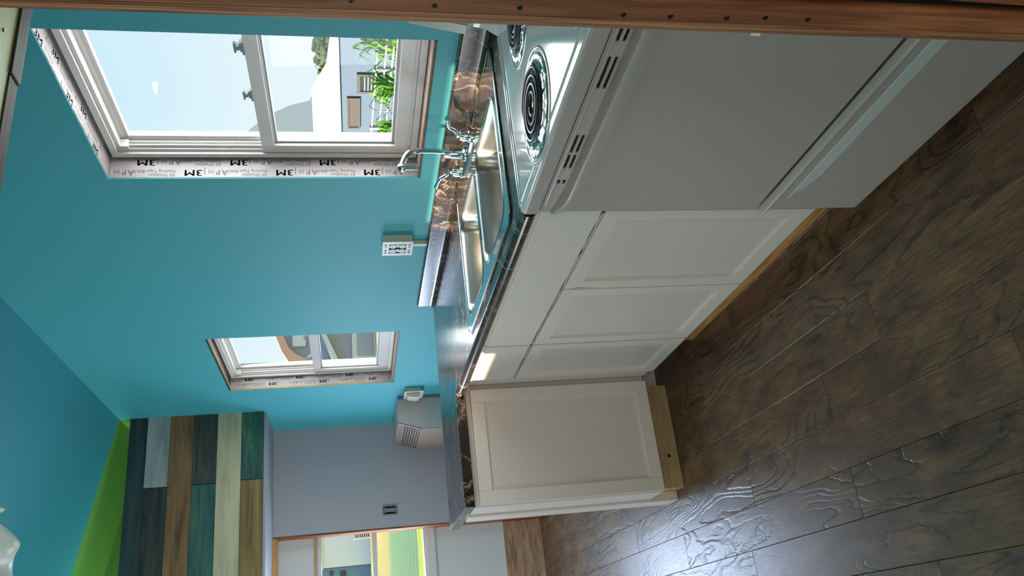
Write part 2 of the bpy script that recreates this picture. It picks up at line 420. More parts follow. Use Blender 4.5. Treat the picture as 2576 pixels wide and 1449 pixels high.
# back and far walls
struct(plate('wall_back', [(XL, -.05), (XW, -.05), (XW, 2.8), (XL, 3.35)], [[(-.7, .9), (.2, .9), (.2, 1.8), (-.7, 1.8)]], .1, frame_mtx((0, YB-.05, 0), (1, 0, 0), (0, 0, 1)), 'pale_paint'), 'pale wall behind the viewer', 'wall')
b = B(); b.box(-.7, .2, YB-.05, YB-.045, .9, 1.8); b.cyl((-.69, YB-.04, 1.77), (.19, YB-.04, 1.77), .02); tag(b.done('added_shade', 'shade_cloth'), 'unseen pale shade added at the fill lamp behind the viewer', 'shade')  # added to close the made-up opening behind the fill lamp
W3 = (-.05, .95, .838, 1.585)
mt = frame_mtx((0, YF+.05, 0), (1, 0, 0), (0, 0, 1))
struct(plate('wall_far', [(XL, -.05), (XW, -.05), (XW, 1.90), (XL, 1.90)], [[(W3[0], W3[2]), (W3[1], W3[2]), (W3[1], W3[3]), (W3[0], W3[3])]], .1, mt, 'pale_paint'), 'pale blue-white end wall below the loft with a window', 'wall')
b = B(); b.prism([(XL, 1.90), (XW, 1.90), (XW, 2.8), (XL, 3.35)], 'y', YF, YF+.1); struct(b.done('wall_loft', 'green_paint'), 'green end wall above the loft floor', 'wall')
gw = B(); gw.box(.853, XW, 5.93, YF, 0, 1.895, .0); gw = struct(gw.done('wall_end_panel', 'grey_paint'), 'grey painted panel wall at the far right corner', 'wall')
b = B(); b.box(.84, .853, 5.932, YF, 0, 1.895); b.done('edge_board', 'stud_wood', gw)['label'] = 'bare brown wood edge of the grey panel wall'
# ceiling (sloping up to the left) in two paints
def ceil(name, y0, y1, m, lab):
    b = B(); x0, x1 = XL-.2, 1.75; b.prism([(x0, zc(x0)), (x1, zc(x1)), (x1, zc(x1)+.08), (x0, zc(x0)+.08)], 'y', y0, y1)
    return struct(b.done(name, m), lab, 'ceiling')
ceil('ceiling', YB-.1, YS, 'ceiling_paint', 'sloping blue-teal ceiling over the kitchen')
ceil('ceiling_loft', YS, YF+.1, 'green_paint', 'green sloping ceiling above the plank-faced loft')
# near loft over the viewer, cream underside
nl = B(); nl.box(XL, XW, YB, 1.262, 1.902, 2.0, .0); nl = struct(nl.done('ceiling_low', 'cream_paint'), 'low cream painted ceiling panel overhead', 'ceiling')
b = B(); b.box(1.005, XW, 1.262, 1.302, 1.897, 1.99, .002); b.done('edge_board', 'edge_trim_wood', nl)
b = B(); b.box(XL, 1.0, 1.262, 1.298, 1.899, 1.99, .002); b.done('edge_board', 'edge_trim_wood', nl)
for x, y in ((.97, 1.17), (1.06, 1.22), (1.2, 1.15), (.88, 1.13), (.72, 1.2), (1.1, 1.06)):
    b = B(); b.cyl((x, y, 1.903), (x, y, 1.9), .0035, n=10); b.done('nail_head', 'screw_metal', nl)

# floor: base slab plus one plank per object
b = B(); b.box(XL-.1, 1.73, YB-.1, YF+.1, -.06, -.0125); fl = struct(b.done('floor', 'dark_void'), 'dark brown hand-scraped plank floor', 'floor')
PWD = .1355; ROW0 = .076
joints = {6: 2.536, 5: 2.027, 4: 3.05, 3: 2.069, 2: 2.65, 1: 2.055, 0: 2.746}
PL = 1.281
pm = {}
def plank_mesh(w, l):
    k = (round(w, 3), round(l, 3))
    if k not in pm:
        b = B(); b.box(0, w, 0, l, -.012, 0, 0)
        top = [e_ for e_ in b.bm.edges if all(v.co.z > -.001 for v in e_.verts)]
        bmesh.ops.bevel(b.bm, geom=top, offset=.0011, segments=1, affect='EDGES')
        bmesh.ops.recalc_face_normals(b.bm, faces=b.bm.faces[:])
        me = bpy.data.meshes.new('plank'); b.bm.to_mesh(me); b.bm.free(); me.materials.append(MATS['floor_plank']); pm[k] = me
    return pm[k]
for k in range(-8, 12):
    x0 = ROW0+PWD*k; x1 = x0+PWD
    if x0 >= XW: break
    x0, x1 = max(x0, XL), min(x1, XW)
    j = joints.get(k, 1.2+R.random()*1.2); ys = []
    y = j
    while y > YB: y -= PL
    y = max(y, YB-.0); s0 = y; nxt = j
    while nxt-PL > s0+.01: nxt -= PL
    cuts = [YB]
    q = nxt
    while q < YF: 
        if q > YB+.02: cuts.append(q)
        q += PL
    cuts.append(YF)
    for a_, b_ in zip(cuts, cuts[1:]):
        if b_-a_ < .01: continue
        o = bpy.data.objects.new('plank', plank_mesh(x1-x0-.0009, b_-a_-.0009)); C.objects.link(o); o.location = (x0, a_, 0); o.parent = fl
# baseboard of the far wall: one deep rough board
b = B(); b.box(XL, .838, YF-.022, YF, 0, .278, .003); struct(b.done('baseboard_far', 'base_wood'), 'wide brown wood board along the foot of the far wall', 'baseboard')

# loft front of reclaimed planks
lf = thing('plank_clad_loft_front', 'loft front clad in horizontal multicoloured reclaimed planks under the green ceiling', 'wall cladding', (0, YS, 1.897))
def part(bm, name, m, root, smooth=False):
    return bm.done(name, m, root, smooth)
rows = [(2.609, 2.715, [(1.59, XL, 'slate', 'slate grey plank with a knot')]),
        (2.471, 2.607, [(1.59, 1.143, 'whitewash', 'whitewashed plank'), (1.139, -.1, 'charcoal', 'charcoal stained plank'), (-.104, XL, 'whitewash', None)]),
        (2.328, 2.469, [(1.59, XL, 'brown', 'brown plank')]),
        (2.183, 2.326, [(1.59, 1.143, 'charcoal', 'dark slate plank'), (1.139, .0, 'teal', 'teal stained plank'), (-.004, XL, 'brown', None)]),
        (2.034, 2.181, [(1.59, XL, 'cream', 'cream plank')]),
        (1.897, 2.032, [(1.59, 1.152, 'green', 'dark green stained plank'), (1.148, .1, 'tan', 'tan brown plank'), (.096, XL, 'green', None)])]
def sub(o): return o
for z0, z1, segs in rows:
    for i, (xa, xb, mm, lab) in enumerate(segs):
        b = B(); yo = YS+R.uniform(-.002, .003); b.box(xb, xa, yo, YS+.02, z0, z1, .0012)
        o = b.done('plank', PLK[mm], lf)
        if lab: o['label'] = lab
b = B(); b.box(XL, XW, YS+.021, YS+.09, 1.897, 2.712); b.done('backing', 'dark_void', lf)
b = B(); b.box(XL, XW, YS+.022, YF, 1.88, 1.896, .0); struct(b.done('ceiling_under_loft', 'grey_paint'), 'grey painted underside of the loft', 'ceiling')
b = B(); b.box(XL, .84, 5.93, 5.97, 1.85, 1.88, .001); struct(b.done('trim_2', 'pine_x'), 'bare pine board under the loft edge', 'trim')

# ------------------------------------------------------------------ windows
def ring_x(b, x0, x1, y0, y1, z0, z1, wy, wz=None, bev=.002, mi=0, wb=None):
    """rectangular ring in the YZ plane"""
    wz = wz or wy; wb = wb or wz
    b.box(x0, x1, y0, y0+wy, z0, z1, bev, mi); b.box(x0, x1, y1-wy, y1, z0, z1, bev, mi)
    b.box(x0, x1, y0+wy, y1-wy, z1-wz, z1, bev, mi); b.box(x0, x1, y0+wy, y1-wy, z0, z0+wb, bev, mi)
def bold3m(lst, h, o, u, v, stretch=1.4):
    U3 = tuple(c*stretch for c in u)
    for k in (-.0011, 0, .0011):
        lst.append(lettering('t', '3M', h/.72, tuple(o[i]+u[i]*k for i in range(3)), U3, v, None, None))
def tape_text(z0, z1, yj, rows_, root, per, first, small=1.0):
    """printed rows on a side jamb, reading upward"""
    d, l = [], []; u, v = (0, 0, 1), (-1, 0, 0); y = yj-.0017
    for xb, off in rows_:
        z = first+off
        while z > z0: z -= per
        while z < z1:
            def fits(a, w): return a > z0+.006 and a+w < z1-.006
            if fits(z, .08*small): bold3m(d, .025*small, (xb, y, z), u, v)
            for txt, dz, up, w in (('All Weather', .090, .015, .075), ('Flashing Tape 8067', .090, .0, .125)):
                if fits(z+dz*small, w*small): l.append(lettering('t', txt, .0172*small, (xb-up*small, y, z+dz*small), u, v, None, None))
            if fits(z+.222*small, .02): l.append(lettering('t', 'A', .032*small, (xb, y, z+.222*small), u, v, None, None))
            if fits(z+.247*small, .02): l.append(lettering('t', 'P', .030*small, (xb, y, z+.247*small), u, v, None, None))
            if fits(z+.268*small, .02): l.append(lettering('t', '(s)', .020*small, (xb-.003, y, z+.268*small), u, v, None, None))
            if fits(z-.009, .01):
                l.append(lettering('t', '|', .032*small, (xb+.003, y, z-.010), u, v, None, None))
            z += per
    if d: join_meshes('lettering', d, 'ink', root)
    if l: join_meshes('small_print', l, 'ink_light', root)
def tape_text_top(zt, y0, y1, xa, xb, root, per, first):
    d, l = [], []; u, v = (0, 1, 0), (1, 0, 0); z = zt-.0016; y = first
    while y < y1:
        for dx, off in ((.008, 0), (.048, .12)):
            xx = xa+dx-.004; yy = y+off
            if yy > y0 and yy+.06 < y1: bold3m(d, .024, (xx, yy, z), u, v)
            if yy+.08 > y0 and yy+.2 < y1:
                l.append(lettering('t', 'All Weather', .014, (xx+.013, yy+.075, z), u, v, None, None)); l.append(lettering('t', 'Flashing Tape 8067', .014, (xx-.003, yy+.075, z), u, v, None, None))
            if yy-.05 > y0: l.append(lettering('t', 'A ?', .026, (xx, yy-.05, z), u, v, None, None))
        y += per
    if d: join_meshes('lettering', d, 'ink', root)
    if l: join_meshes('small_print', l, 'ink_light', root)
def window_unit(name, lab, W_, xf, ztop_rail, zbot_rail, first, per, small, latch_ys):
    y0, y1, z0, z1 = W_
    root = empty(name); struct(root, lab, 'window')
    g = .012; a, b_, c, d = y0+g, y1-g, z0+g, z1-g
    # vinyl frame, stepped
    bb = B(); ring_x(bb, xf, xf+.075, a, b_, c, d, .022, .022, .0015); ring_x(bb, xf+.012, xf+.075, a+.022, b_-.022, c+.022, d-.022, .012, .012, .0015)
    ring_x(bb, xf+.045, xf+.075, a+.03, b_-.03, c+.03, d-.03, .02, .018, .0015)
    bb.done('frame', 'vinyl', root)
    # tracks inside the left jamb
    bb = B()
    for dx in (.020, .034): bb.box(xf+dx, xf+dx+.004, b_-.046, b_-.034, ztop_rail, d-.035, .0008)
    bb.box(xf+.010, xf+.04, b_-.052, b_-.034, d-.06, d-.034, .001)
    bb.done('track', 'vinyl', root)
    # upper pane (outer plane) with its sash ring
    us = B(); ring_x(us, xf+.048, xf+.066, a+.046, b_-.046, ztop_rail-.02, d-.045, .014, .016, .0015); us = us.done('upper_sash', 'vinyl', root)
    gg = B(); gg.box(xf+.055, xf+.059, a+.055, b_-.055, ztop_rail-.01, d-.055); gg.done('pane', 'glass', us)
    # lower sash (inner plane)
    s0, s1 = a+.024, b_-.024
    ls = B(); ring_x(ls, xf+.006, xf+.036, s0, s1, c+.034, ztop_rail, .042, ztop_rail-zbot_rail, .002, 0, .045)
    ring_x(ls, xf+.020, xf+.036, s0+.042, s1-.042, c+.079, zbot_rail, .009, .012, .001)
    ls = ls.done('lower_sash', 'vinyl', root)
    gs = B(); ring_x(gs, xf+.018, xf+.0225, s0+.046, s1-.046, c+.083, zbot_rail-.006, .004, .004, 0); gs.done('gasket', 'gasket', ls)
    gg = B(); gg.box(xf+.024, xf+.028, s0+.045, s1-.045, c+.083, zbot_rail-.004); gg.done('pane', 'glass', ls)
    # sash latches standing on the meeting rail
    for ly in latch_ys:
        q = B(); q.box(xf+.008, xf+.034, ly-.027, ly+.027, ztop_rail, ztop_rail+.006, .001); q.box(xf+.010, xf+.030, ly-.018, ly+.016, ztop_rail+.006, ztop_rail+.012, .001)
        q.box(xf+.004, xf+.024, ly-.013, ly+.003, ztop_rail+.012, ztop_rail+.022, .0015); q.box(xf-.004, xf+.008, ly-.034, ly+.004, ztop_rail+.020, ztop_rail+.027, .001)
        q.done('latch', 'gasket', root)
    # flashing tape lining the rough opening
    tp = B(); tp.box(XW+.004, xf+.02, y1-.0015, y1-.0003, z0+.003, z1-.003); t1 = tp.done('flashing_tape', 'tape_paper', root)
    tp = B(); tp.box(XW+.004, xf+.02, y0, y1-.002, z1-.0015, z1-.0003); t2 = tp.done('flashing_tape', 'tape_paper', root)
    tp = B(); tp.box(XW+.004, xf+.02, y0+.0003, y0+.0015, z0+.003, z1-.003); tp.done('flashing_tape', 'tape_paper', root)
    tape_text(z0, z1, y1, ((XW+.034, 0), (XW+.0755, .155)) if small == 1 else ((XW+.040, 0), (XW+.072, .14)), t1, per, first, small)
    bb = B(); bb.box(XW+.006, xf+.03, y0, y1, z0, z0+.010, .001); bb.done('rough_sill', 'base_wood', root)
    return root, t1, t2
w1r, t1, t2 = window_unit('window_1', 'large single-hung white vinyl window beside the sink, lower sash closed', W1, 1.668, 1.611, 1.569, 1.509, .305, 1.0, (1.98, 2.20))
tape_text_top(2.118, 1.83, 2.54, 1.59, 1.66, t2, .26, 1.84)
w2r, t3, t4 = window_unit('window_2', 'small single-hung white vinyl window further along the teal wall', W2, 1.662, 1.550, 1.508, 1.47, .30, .8, (4.32, 4.66))
# torn edges: wood and foam slivers round the openings
def ragged(root, y0, y1, z, m, horizontal=True, n=26, amp=.004, x=1.5885, depth=.03, name='torn_edge', down=False):
    b = B(); pts = []
    for i in range(n+1):
        t = i/n; pts.append((y0+(y1-y0)*t, z+R.uniform(.0, amp)))
    for (ya, za), (yb, zb) in zip(pts, pts[1:]):
        s = -1 if down else 1
        if horizontal: b.quad((x, ya, z-.003*s), (x, yb, z-.003*s), (x+depth, yb, z+(zb-z)*s), (x+depth, ya, z+(za-z)*s))
        else: b.quad((x, z-.002, ya), (x, z-.002, yb), (x+depth, zb, yb), (x+depth, za, ya))
    return b.done(name, m, root)
b = B(); b.box(1.615, 1.667, 4.076, 4.94, 2.044, 2.0488); b.done('rough_header', 'edge_trim_wood', w2r)
b = B(); b.tube([(1.606+R.uniform(-.004, .004), 4.09+i*.034, 2.045) for i in range(25)], .006, 6, rs=[R.uniform(.004, .009) for _ in range(25)]); b.done('foam_bead', 'foam', w2r, True)
b = B(); b.box(1.589, 1.598, 4.076, 4.94, 2.043, 2.0488); b.done('rough_edge_top', 'dark_void', w2r)
b = B(); b.box(1.5895, 1.599, 4.9405, 4.9438, 1.08, 2.04); b.done('rough_edge', 'foam', w2r)
b = B(); b.box(1.5885, 1.592, 4.07, 4.952, 1.066, 1.0755); b.done('green_tape_strip', 'green_tape', w2r)
b = B(); b.box(1.5888, 1.66, 1.822, 2.549, 1.0635, 1.071); b.done('rough_sill_board', 'edge_trim_wood', w1r)
# far window: two sashes in the end wall
w3 = empty('window_3'); struct(w3, 'white window in the far wall looking out on mown fields', 'window')
def ring_y(b, x0, x1, y0, y1, z0, z1, w, bev=.002):
    b.box(x0, x0+w, y0, y1, z0, z1, bev); b.box(x1-w, x1, y0, y1, z0, z1, bev); b.box(x0+w, x1-w, y0, y1, z1-w, z1, bev); b.box(x0+w, x1-w, y0, y1, z0, z0+w, bev)
b = B(); ring_y(b, W3[0], W3[1], 6.03, 6.12, W3[2]-.005, W3[3]+.005, .025); b.done('frame', 'vinyl', w3)
b = B(); b.box(W3[0]-.03, W3[1], 6.02, 6.05, .778, .838, .003); b.done('sill_trim', 'vinyl', w3)
b = B(); b.box(W3[0], W3[1], 6.06, 6.09, 1.183, 1.218, .003); b.done('meeting_rail', 'vinyl', w3)
b = B(); b.box(W3[0]-.02, .85, 6.035, 6.05, 1.60, 1.612, .001); b.done('head_strip', 'pine_x', w3)
b = B(); b.box(W3[0]+.02, W3[1]-.02, 6.07, 6.074, .86, 1.19); b.done('pane', 'glass', w3)
b = B(); b.box(W3[0]+.02, W3[1]-.02, 6.085, 6.089, 1.21, 1.57); b.done('pane', 'glass', w3)

# ------------------------------------------------------------------ post and stub partition beside the viewer
px_ = .655
pt = thing('door_post', 'raw brown lumber door post with screws, close at the right edge of the view', 'post', (.70, .68, 0))
b = B(); b.box(px_, .75, .6715, .7055, 0, 1.895, .003); b.done('stud', 'stud_wood', pt)
for i, (ya, yb, xo) in enumerate(((.7056, .7095, .0), (.7097, .7150, -.0012), (.7152, .7205, .0004))):
    b = B(); b.box(px_+xo, XW, ya, yb, 0, 1.895, .0006); b.done('ply_layer', 'plywood_edge', pt)
b = B(); b.prism([(px_+.004, .648), (px_+.004, .655), (px_+.05, .668), (px_+.05, .62)], 'z', 0, .3)
b.bm.clear()
# second board, leaning so that it only shows in the lower part of the view
bl = [(px_-.002, .600), (px_-.002, .6665), (px_+.09, .6665), (px_+.09, .600)]
b.loft([[(x, y, 0) for x, y in bl], [(x, y-.050 if y > .64 else y-.05, 1.895) for x, y in bl]], True, True, True); b.done('leaning_board', 'stud_wood', pt)
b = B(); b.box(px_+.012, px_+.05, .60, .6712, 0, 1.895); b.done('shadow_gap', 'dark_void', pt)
for y, z in ((.692, 1.324), (.694, 1.233), (.692, 1.137), (.697, 1.013), (.697, .955), (.696, .884), (.693, .835), (.693, .779)):
    b = B(); small = z in (.955, .779)
    b.lathe((px_-.0008, y, z), [(.0001, .0), (.0032, .0), (.0036, .001), (.0036, .003)], 12, 'x')
    o = b.done('screw', 'screw_metal', pt)
    b = B(); b.box(px_-.0012, px_-.0004, y-.0022, y+.0022, z-.0005, z+.0005); b.box(px_-.0012, px_-.0004, y-.0005, y+.0005, z-.0022, z+.0022); b.done('cross_slot', 'black_gap', o)
b = B(); b.box(px_-.002, px_, .7195, .7225, .829, .841); b.done('paper_scrap', 'paper', pt)

# ------------------------------------------------------------------ cabinets
def shaker(name, root, axis, a0, a1, z0, z1, plane, out, rail=.048, proud=.019):
    """shaker door: axis 'y' = door runs along Y facing -X ; axis 'x' = runs along X facing -Y. plane = outer face coordinate"""
    def bx(b, u0, u1, w0, w1, d0, d1, bev=.0015):
        if axis == 'y': b.box(plane+d0, plane+d1, u0, u1, w0, w1, bev)
        else: b.box(u0, u1, plane+d0, plane+d1, w0, w1, bev)
    b = B(); bx(b, a0+rail-.006, a1-rail+.006, z0+rail-.006, z1-rail+.006, .009, proud-.001, 0); d = b.done(name, 'cabinet_panel', root)
    for u0, u1 in ((a0, a0+rail), (a1-rail, a1)):
        b = B(); bx(b, u0, u1, z0, z1, 0, proud); b.done('stile', 'cabinet_white', d)
    for w0, w1 in ((z0, z0+rail), (z1-rail, z1)):
        b = B(); bx(b, a0+rail+.0003, a1-rail-.0003, w0, w1, .0003, proud); b.done('rail', 'cabinet_white', d)
    return d
XF = .955
sk = thing('sink_base_cabinet', 'white two-door sink base cabinet below the double sink, next to the stove', 'cabinet', (1.25, 2.15, 0))
b = B(); b.box(.976, 1.56, 1.668, 1.69, .126, .884, .0); b.box(.976, 1.56, 2.61, 2.630, .126, .884); b.box(.976, 1.56, 1.69, 2.61, .126, .145); b.box(.976, .99, 1.69, 2.61, .145, .884); b.done('carcass', 'cabinet_white', sk)
b = B(); b.box(XF, .975, 1.670, 2.630, .714, .868, .0015); b.done('false_drawer_front', 'cabinet_white', sk)
b = B(); b.box(XF+.004, .975, 1.670, 2.630, .868, .884, .001); b.done('top_strip', 'cabinet_panel', sk)
shaker('door', sk, 'y', 1.690, 2.158, .131, .703, XF, 0); shaker('door', sk, 'y', 2.166, 2.628, .131, .703, XF, 0)
def caulk(y0, y1, z, root, n=26):
    b = B(); pts = [(XF+.0015, y0+(y1-y0)*i/n, z+R.uniform(-.002, .002)) for i in range(n+1)]
    b.tube(pts, .004, 6, rs=[R.uniform(.0015, .006) for _ in pts]); b.done('caulk_bead', 'caulk', root, True)
caulk(1.70, 2.62, .7085, sk)
b = B(); b.tube([(XF+.001, 2.156, .69), (XF+.001, 2.150, .66), (XF+.001, 2.152, .60)], .003, 6, rs=[.001, .004, .001]); b.done('caulk_smear', 'caulk', sk, True)
b = B(); b.box(1.03, 1.048, 1.668, 2.86, 0, .124, .001); b.done('toe_kick_board', 'pine', sk)
for i in range(14):
    y = 1.83+i*.031+R.uniform(-.006, .006); z = .055+R.uniform(-.004, .004)
    b = B(); b.box(1.0294, 1.0302, y, y+.012, z, z+.010); b.done('stamp_mark', 'green_tape', sk)
cb = thing('drawer_base_cabinet', 'narrow white base cabinet with a drawer over one door in the counter corner', 'cabinet', (1.25, 2.85, 0))
b = B(); b.box(.976, 1.56, 2.634, 3.125, .126, .884, 0); b.done('carcass', 'cabinet_panel', cb)
b = B(); b.box(XF, .975, 2.640, 3.004, .714, .868, .0015); b.done('drawer_front', 'cabinet_white', cb)
b = B(); b.box(XF+.004, .975, 2.640, 3.004, .868, .884, .001); b.done('top_strip', 'cabinet_panel', cb)
shaker('door', cb, 'y', 2.640, 3.004, .131, .703, XF, 0)
caulk(2.65, 3.0, .7085, cb, 10)
# peninsula cabinet
pn = thing('peninsula_cabinet', 'shallow white single-door cabinet under the peninsula counter', 'cabinet', (.75, 3.2, 0))
b = B(); b.box(.497, .98, 3.158, 3.312, .126, .886, .001); b.box(.98, 1.3, 3.158, 3.312, .126, .886, .001); b.done('carcass', 'cabinet_white', pn)
shaker('door', pn, 'x', .502, .957, .122, .865, 3.136, 0, .052, .021)
b = B(); b.box(.523, .96, 3.232, 3.245, 0, .125, .001); tk = b.done('toe_kick_board', 'particle_board', pn)
for x, z in ((.665, .105), (.655, .04)):
    b = B(); b.cyl((x, 3.2318, z), (x, 3.2316, z), .010 if z > .1 else .007, n=14); b.done('knot', 'dark_void', tk)
b = B(); b.box(.523, .541, 3.2455, 3.32, 0, .125, .001); b.done('toe_kick_side', 'pine', pn)
bp = B(); bp.box(.487, 1.58, 3.322, 3.44, 0, .886, .002); tag(bp.done('peninsula_back_panel', 'cabinet_white'), 'white upright panel closing the back of the peninsula', 'panel')

# ------------------------------------------------------------------ counters
CT = .925; CB = .887
ct = thing('sink_countertop', 'long dark marbled laminate countertop with rolled front edge holding the sink', 'countertop', (1.25, 2.4, CB))
SK = (.985, 1.535, 1.765, 2.60)
o = plate('worktop', [(.950, 1.662), (1.5905, 1.662), (1.5905, 3.124), (.950, 3.124)], [rrect(SK[0]+.012, SK[1]-.012, SK[2]+.012, SK[3]-.012, .02)], CT-CB, frame_mtx((0, 0, (CT+CB)/2), (1, 0, 0), (0, 1, 0)), 'laminate', ct)
b = B(); prof = [(.9505, CB), (.9505, CT)]
for i in range(9):
    a = PI/2+PI*i/8; prof.append((.9445+.0195*math.cos(a), (CT+CB)/2+.019*math.sin(a)))
b.prism(prof, 'y', 1.662, 3.124); b.done('rolled_edge', 'laminate', ct, True)
b = B(); prof = [(1.5895, CT), (1.5895, 1.004)]
for i in range(7):
    a = PI/2*i/6; prof.append((1.572-.009*math.sin(a)+.009*0, .995+.009*math.cos(a)))
for i in range(7):
    a = PI/2*i/6; prof.append((1.563-.018*(1-math.cos(a)), CT+.018-.018*math.sin(a)))
b.prism(prof, 'y', 1.66, 3.685)
b.done('backsplash', 'laminate', ct, True)
pc = B(); pc.box(.495, 1.588, 3.1255, 3.692, CB, CT, .0015); tag(pc.done('peninsula_countertop', 'laminate'), 'dark marbled laminate peninsula countertop with square edges and an open left end', 'countertop')

# ------------------------------------------------------------------ sink
sn = thing('double_sink', 'stainless steel double-bowl sink set in the dark counter', 'sink', (1.25, 2.2, CT))
bowls = [(1.028, 1.415, 1.812, 2.155), (1.028, 1.415, 2.205, 2.552)]
plate('deck', rrect(SK[0]+.004, SK[1]-.004, SK[2]+.004, SK[3]-.004, .035), [rrect(*q, .06, 8) for q in bowls], .003, frame_mtx((0, 0, CT+.0035), (1, 0, 0), (0, 1, 0)), 'steel_rim', sn, .0008)
ringpts = [(x, y, CT+.0042) for x, y in rrect(SK[0], SK[1], SK[2], SK[3], .038, 8)]
b = B(); N = len(ringpts); loops = []
for k in range(8):
    a = 2*PI*k/8; off = .0055*math.cos(a); h = .0038*math.sin(a)
    loops.append([(x, y, CT+.003+h) for x, y in rrect(SK[0]-off, SK[1]+off, SK[2]-off, SK[3]+off, .038+off, 8)])
b.loft(loops+[loops[0]]); b.done('rim', 'steel_rim', sn, True)
for q in bowls:
    b = B(); L = []
    for dz, ins, r in ((.0055, -.006, .066), (.0068, -.002, .062), (.005, .0, .06), (-.004, .004, .058), (-.06, .008, .06), (-.15, .014, .062), (-.172, .022, .062), (-.180, .042, .055), (-.182, .10, .03)):
        L.append([(x, y, CT+dz) for x, y in rrect(q[0]+ins, q[1]-ins, q[2]+ins, q[3]-ins, r, 8)])
    b.loft(L, True, False, True); o = b.done('bowl', 'steel', sn, True)
    cx, cy = (q[0]+q[1])/2, (q[2]+q[3])/2
    b = B(); b.lathe((cx, cy, CT-.1815), [(.045, .0), (.043, .003), (.036, .002), (.034, -.004), (.001, -.004)], 28); b.done('drain', 'steel_rim', o, True)
# faucet
fc = thing('kitchen_faucet', 'chrome two-handle kitchen faucet with angled spout behind the sink', 'faucet', (1.50, 2.26, CT))
zd = CT+.005
b = B(); b.loft([[(x, y, zd+h) for x, y in rrect(1.475+i_, 1.528-i_, 2.135+i_, 2.385-i_, .026-i_, 6)] for h, i_ in ((0, 0), (.008, .001), (.012, .006))], True, True, True); b.done('base_plate', 'chrome', fc, True)
b = B(); b.lathe((1.502, 2.26, zd), [(.026, .01), (.026, .016), (.018, .022), (.0165, .06), (.014, .075), (.0125, .078), (.0125, .082)], 24); b.done('spout_collar', 'chrome', fc, True)
sp = smooth_path([(1.502, 2.26, zd+.07), (1.502, 2.26, zd+.13), (1.504, 2.26, zd+.175), (1.500, 2.26, zd+.198), (1.480, 2.26, zd+.212), (1.45, 2.262, zd+.22), (1.425, 2.264, zd+.222)], 6)
sp = smooth_path([(1.510, 2.26, zd+.07), (1.512, 2.26, zd+.12), (1.512, 2.26, zd+.168), (1.506, 2.26, zd+.192), (1.488, 2.262, zd+.208), (1.455, 2.266, zd+.222)], 6)
b = B(); b.tube(sp, .0095, 14); b.done('spout', 'chrome', fc, True)
b = B(); b.lathe((1.452, 2.268, zd+.168), [(.0125, 0), (.0135, .002), (.0135, .04), (.0145, .042), (.0145, .052), (.012, .062), (.009, .066)], 20); b.done('spray_head', 'chrome', fc, True)
for hy, s in ((2.155, -1), (2.368, 1)):
    b = B(); b.lathe((1.502, hy, zd), [(.024, .008), (.024, .014), (.021, .016), (.020, .03), (.017, .040), (.009, .043), (.007, .05), (.001, .05)], 24); h = b.done('valve', 'chrome', fc, True)
    p = smooth_path([(1.502, hy-s*.012, zd+.050), (1.502, hy+s*.012, zd+.053), (1.502, hy+s*.026, zd+.060), (1.50, hy+s*.045, zd+.078), (1.498, hy+s*.072, zd+.085), (1.497, hy+s*.095, zd+.088)], 5)
    rs = [.006+.004*(i/len(p))**2 for i in range(len(p))]
    b = B(); b.tube(p, .006, 12, rs=rs); b.done('lever', 'chrome', h, True)

# ------------------------------------------------------------------ stove
SL, SR = 1.656, .895; ZT = .930
st = thing('electric_range', 'white electric coil-top range at the near end of the counter', 'stove', (1.2, 1.27, 0))
b = B(); b.box(.965, 1.56, SR, SL, .03, .885, .003); b.done('body', 'enamel_matte', st)
BR = [(1.045, 1.392, .101), (1.315, 1.440, .080), (1.05, 1.000, .080), (1.315, 1.055, .101)]
plate('cooktop', rrect(.925, 1.52, SR-.002, SL-.008, .012), [circ(x, y, r) for x, y, r in BR], .012, frame_mtx((0, 0, ZT-.006), (1, 0, 0), (0, 1, 0)), 'enamel', st, .003)
b = B(); b.box(.923, .965, SR, SL-.010, .889, ZT-.004, .006); b.done('front_fascia', 'enamel_matte', st)
b = B()
for pts in ([(.95, SR+.02), (.95, SL-.03)], [(.95, SL-.03), (1.44, SL-.03)]):
    b.tube([(x, y, ZT-.0006) for x, y in pts], .0035, 8)
b.tube([(.947, SL-.012, ZT-.0008), (1.45, SL-.012, ZT-.0008)], .004, 8); b.done('raised_rim', 'enamel', st, True)
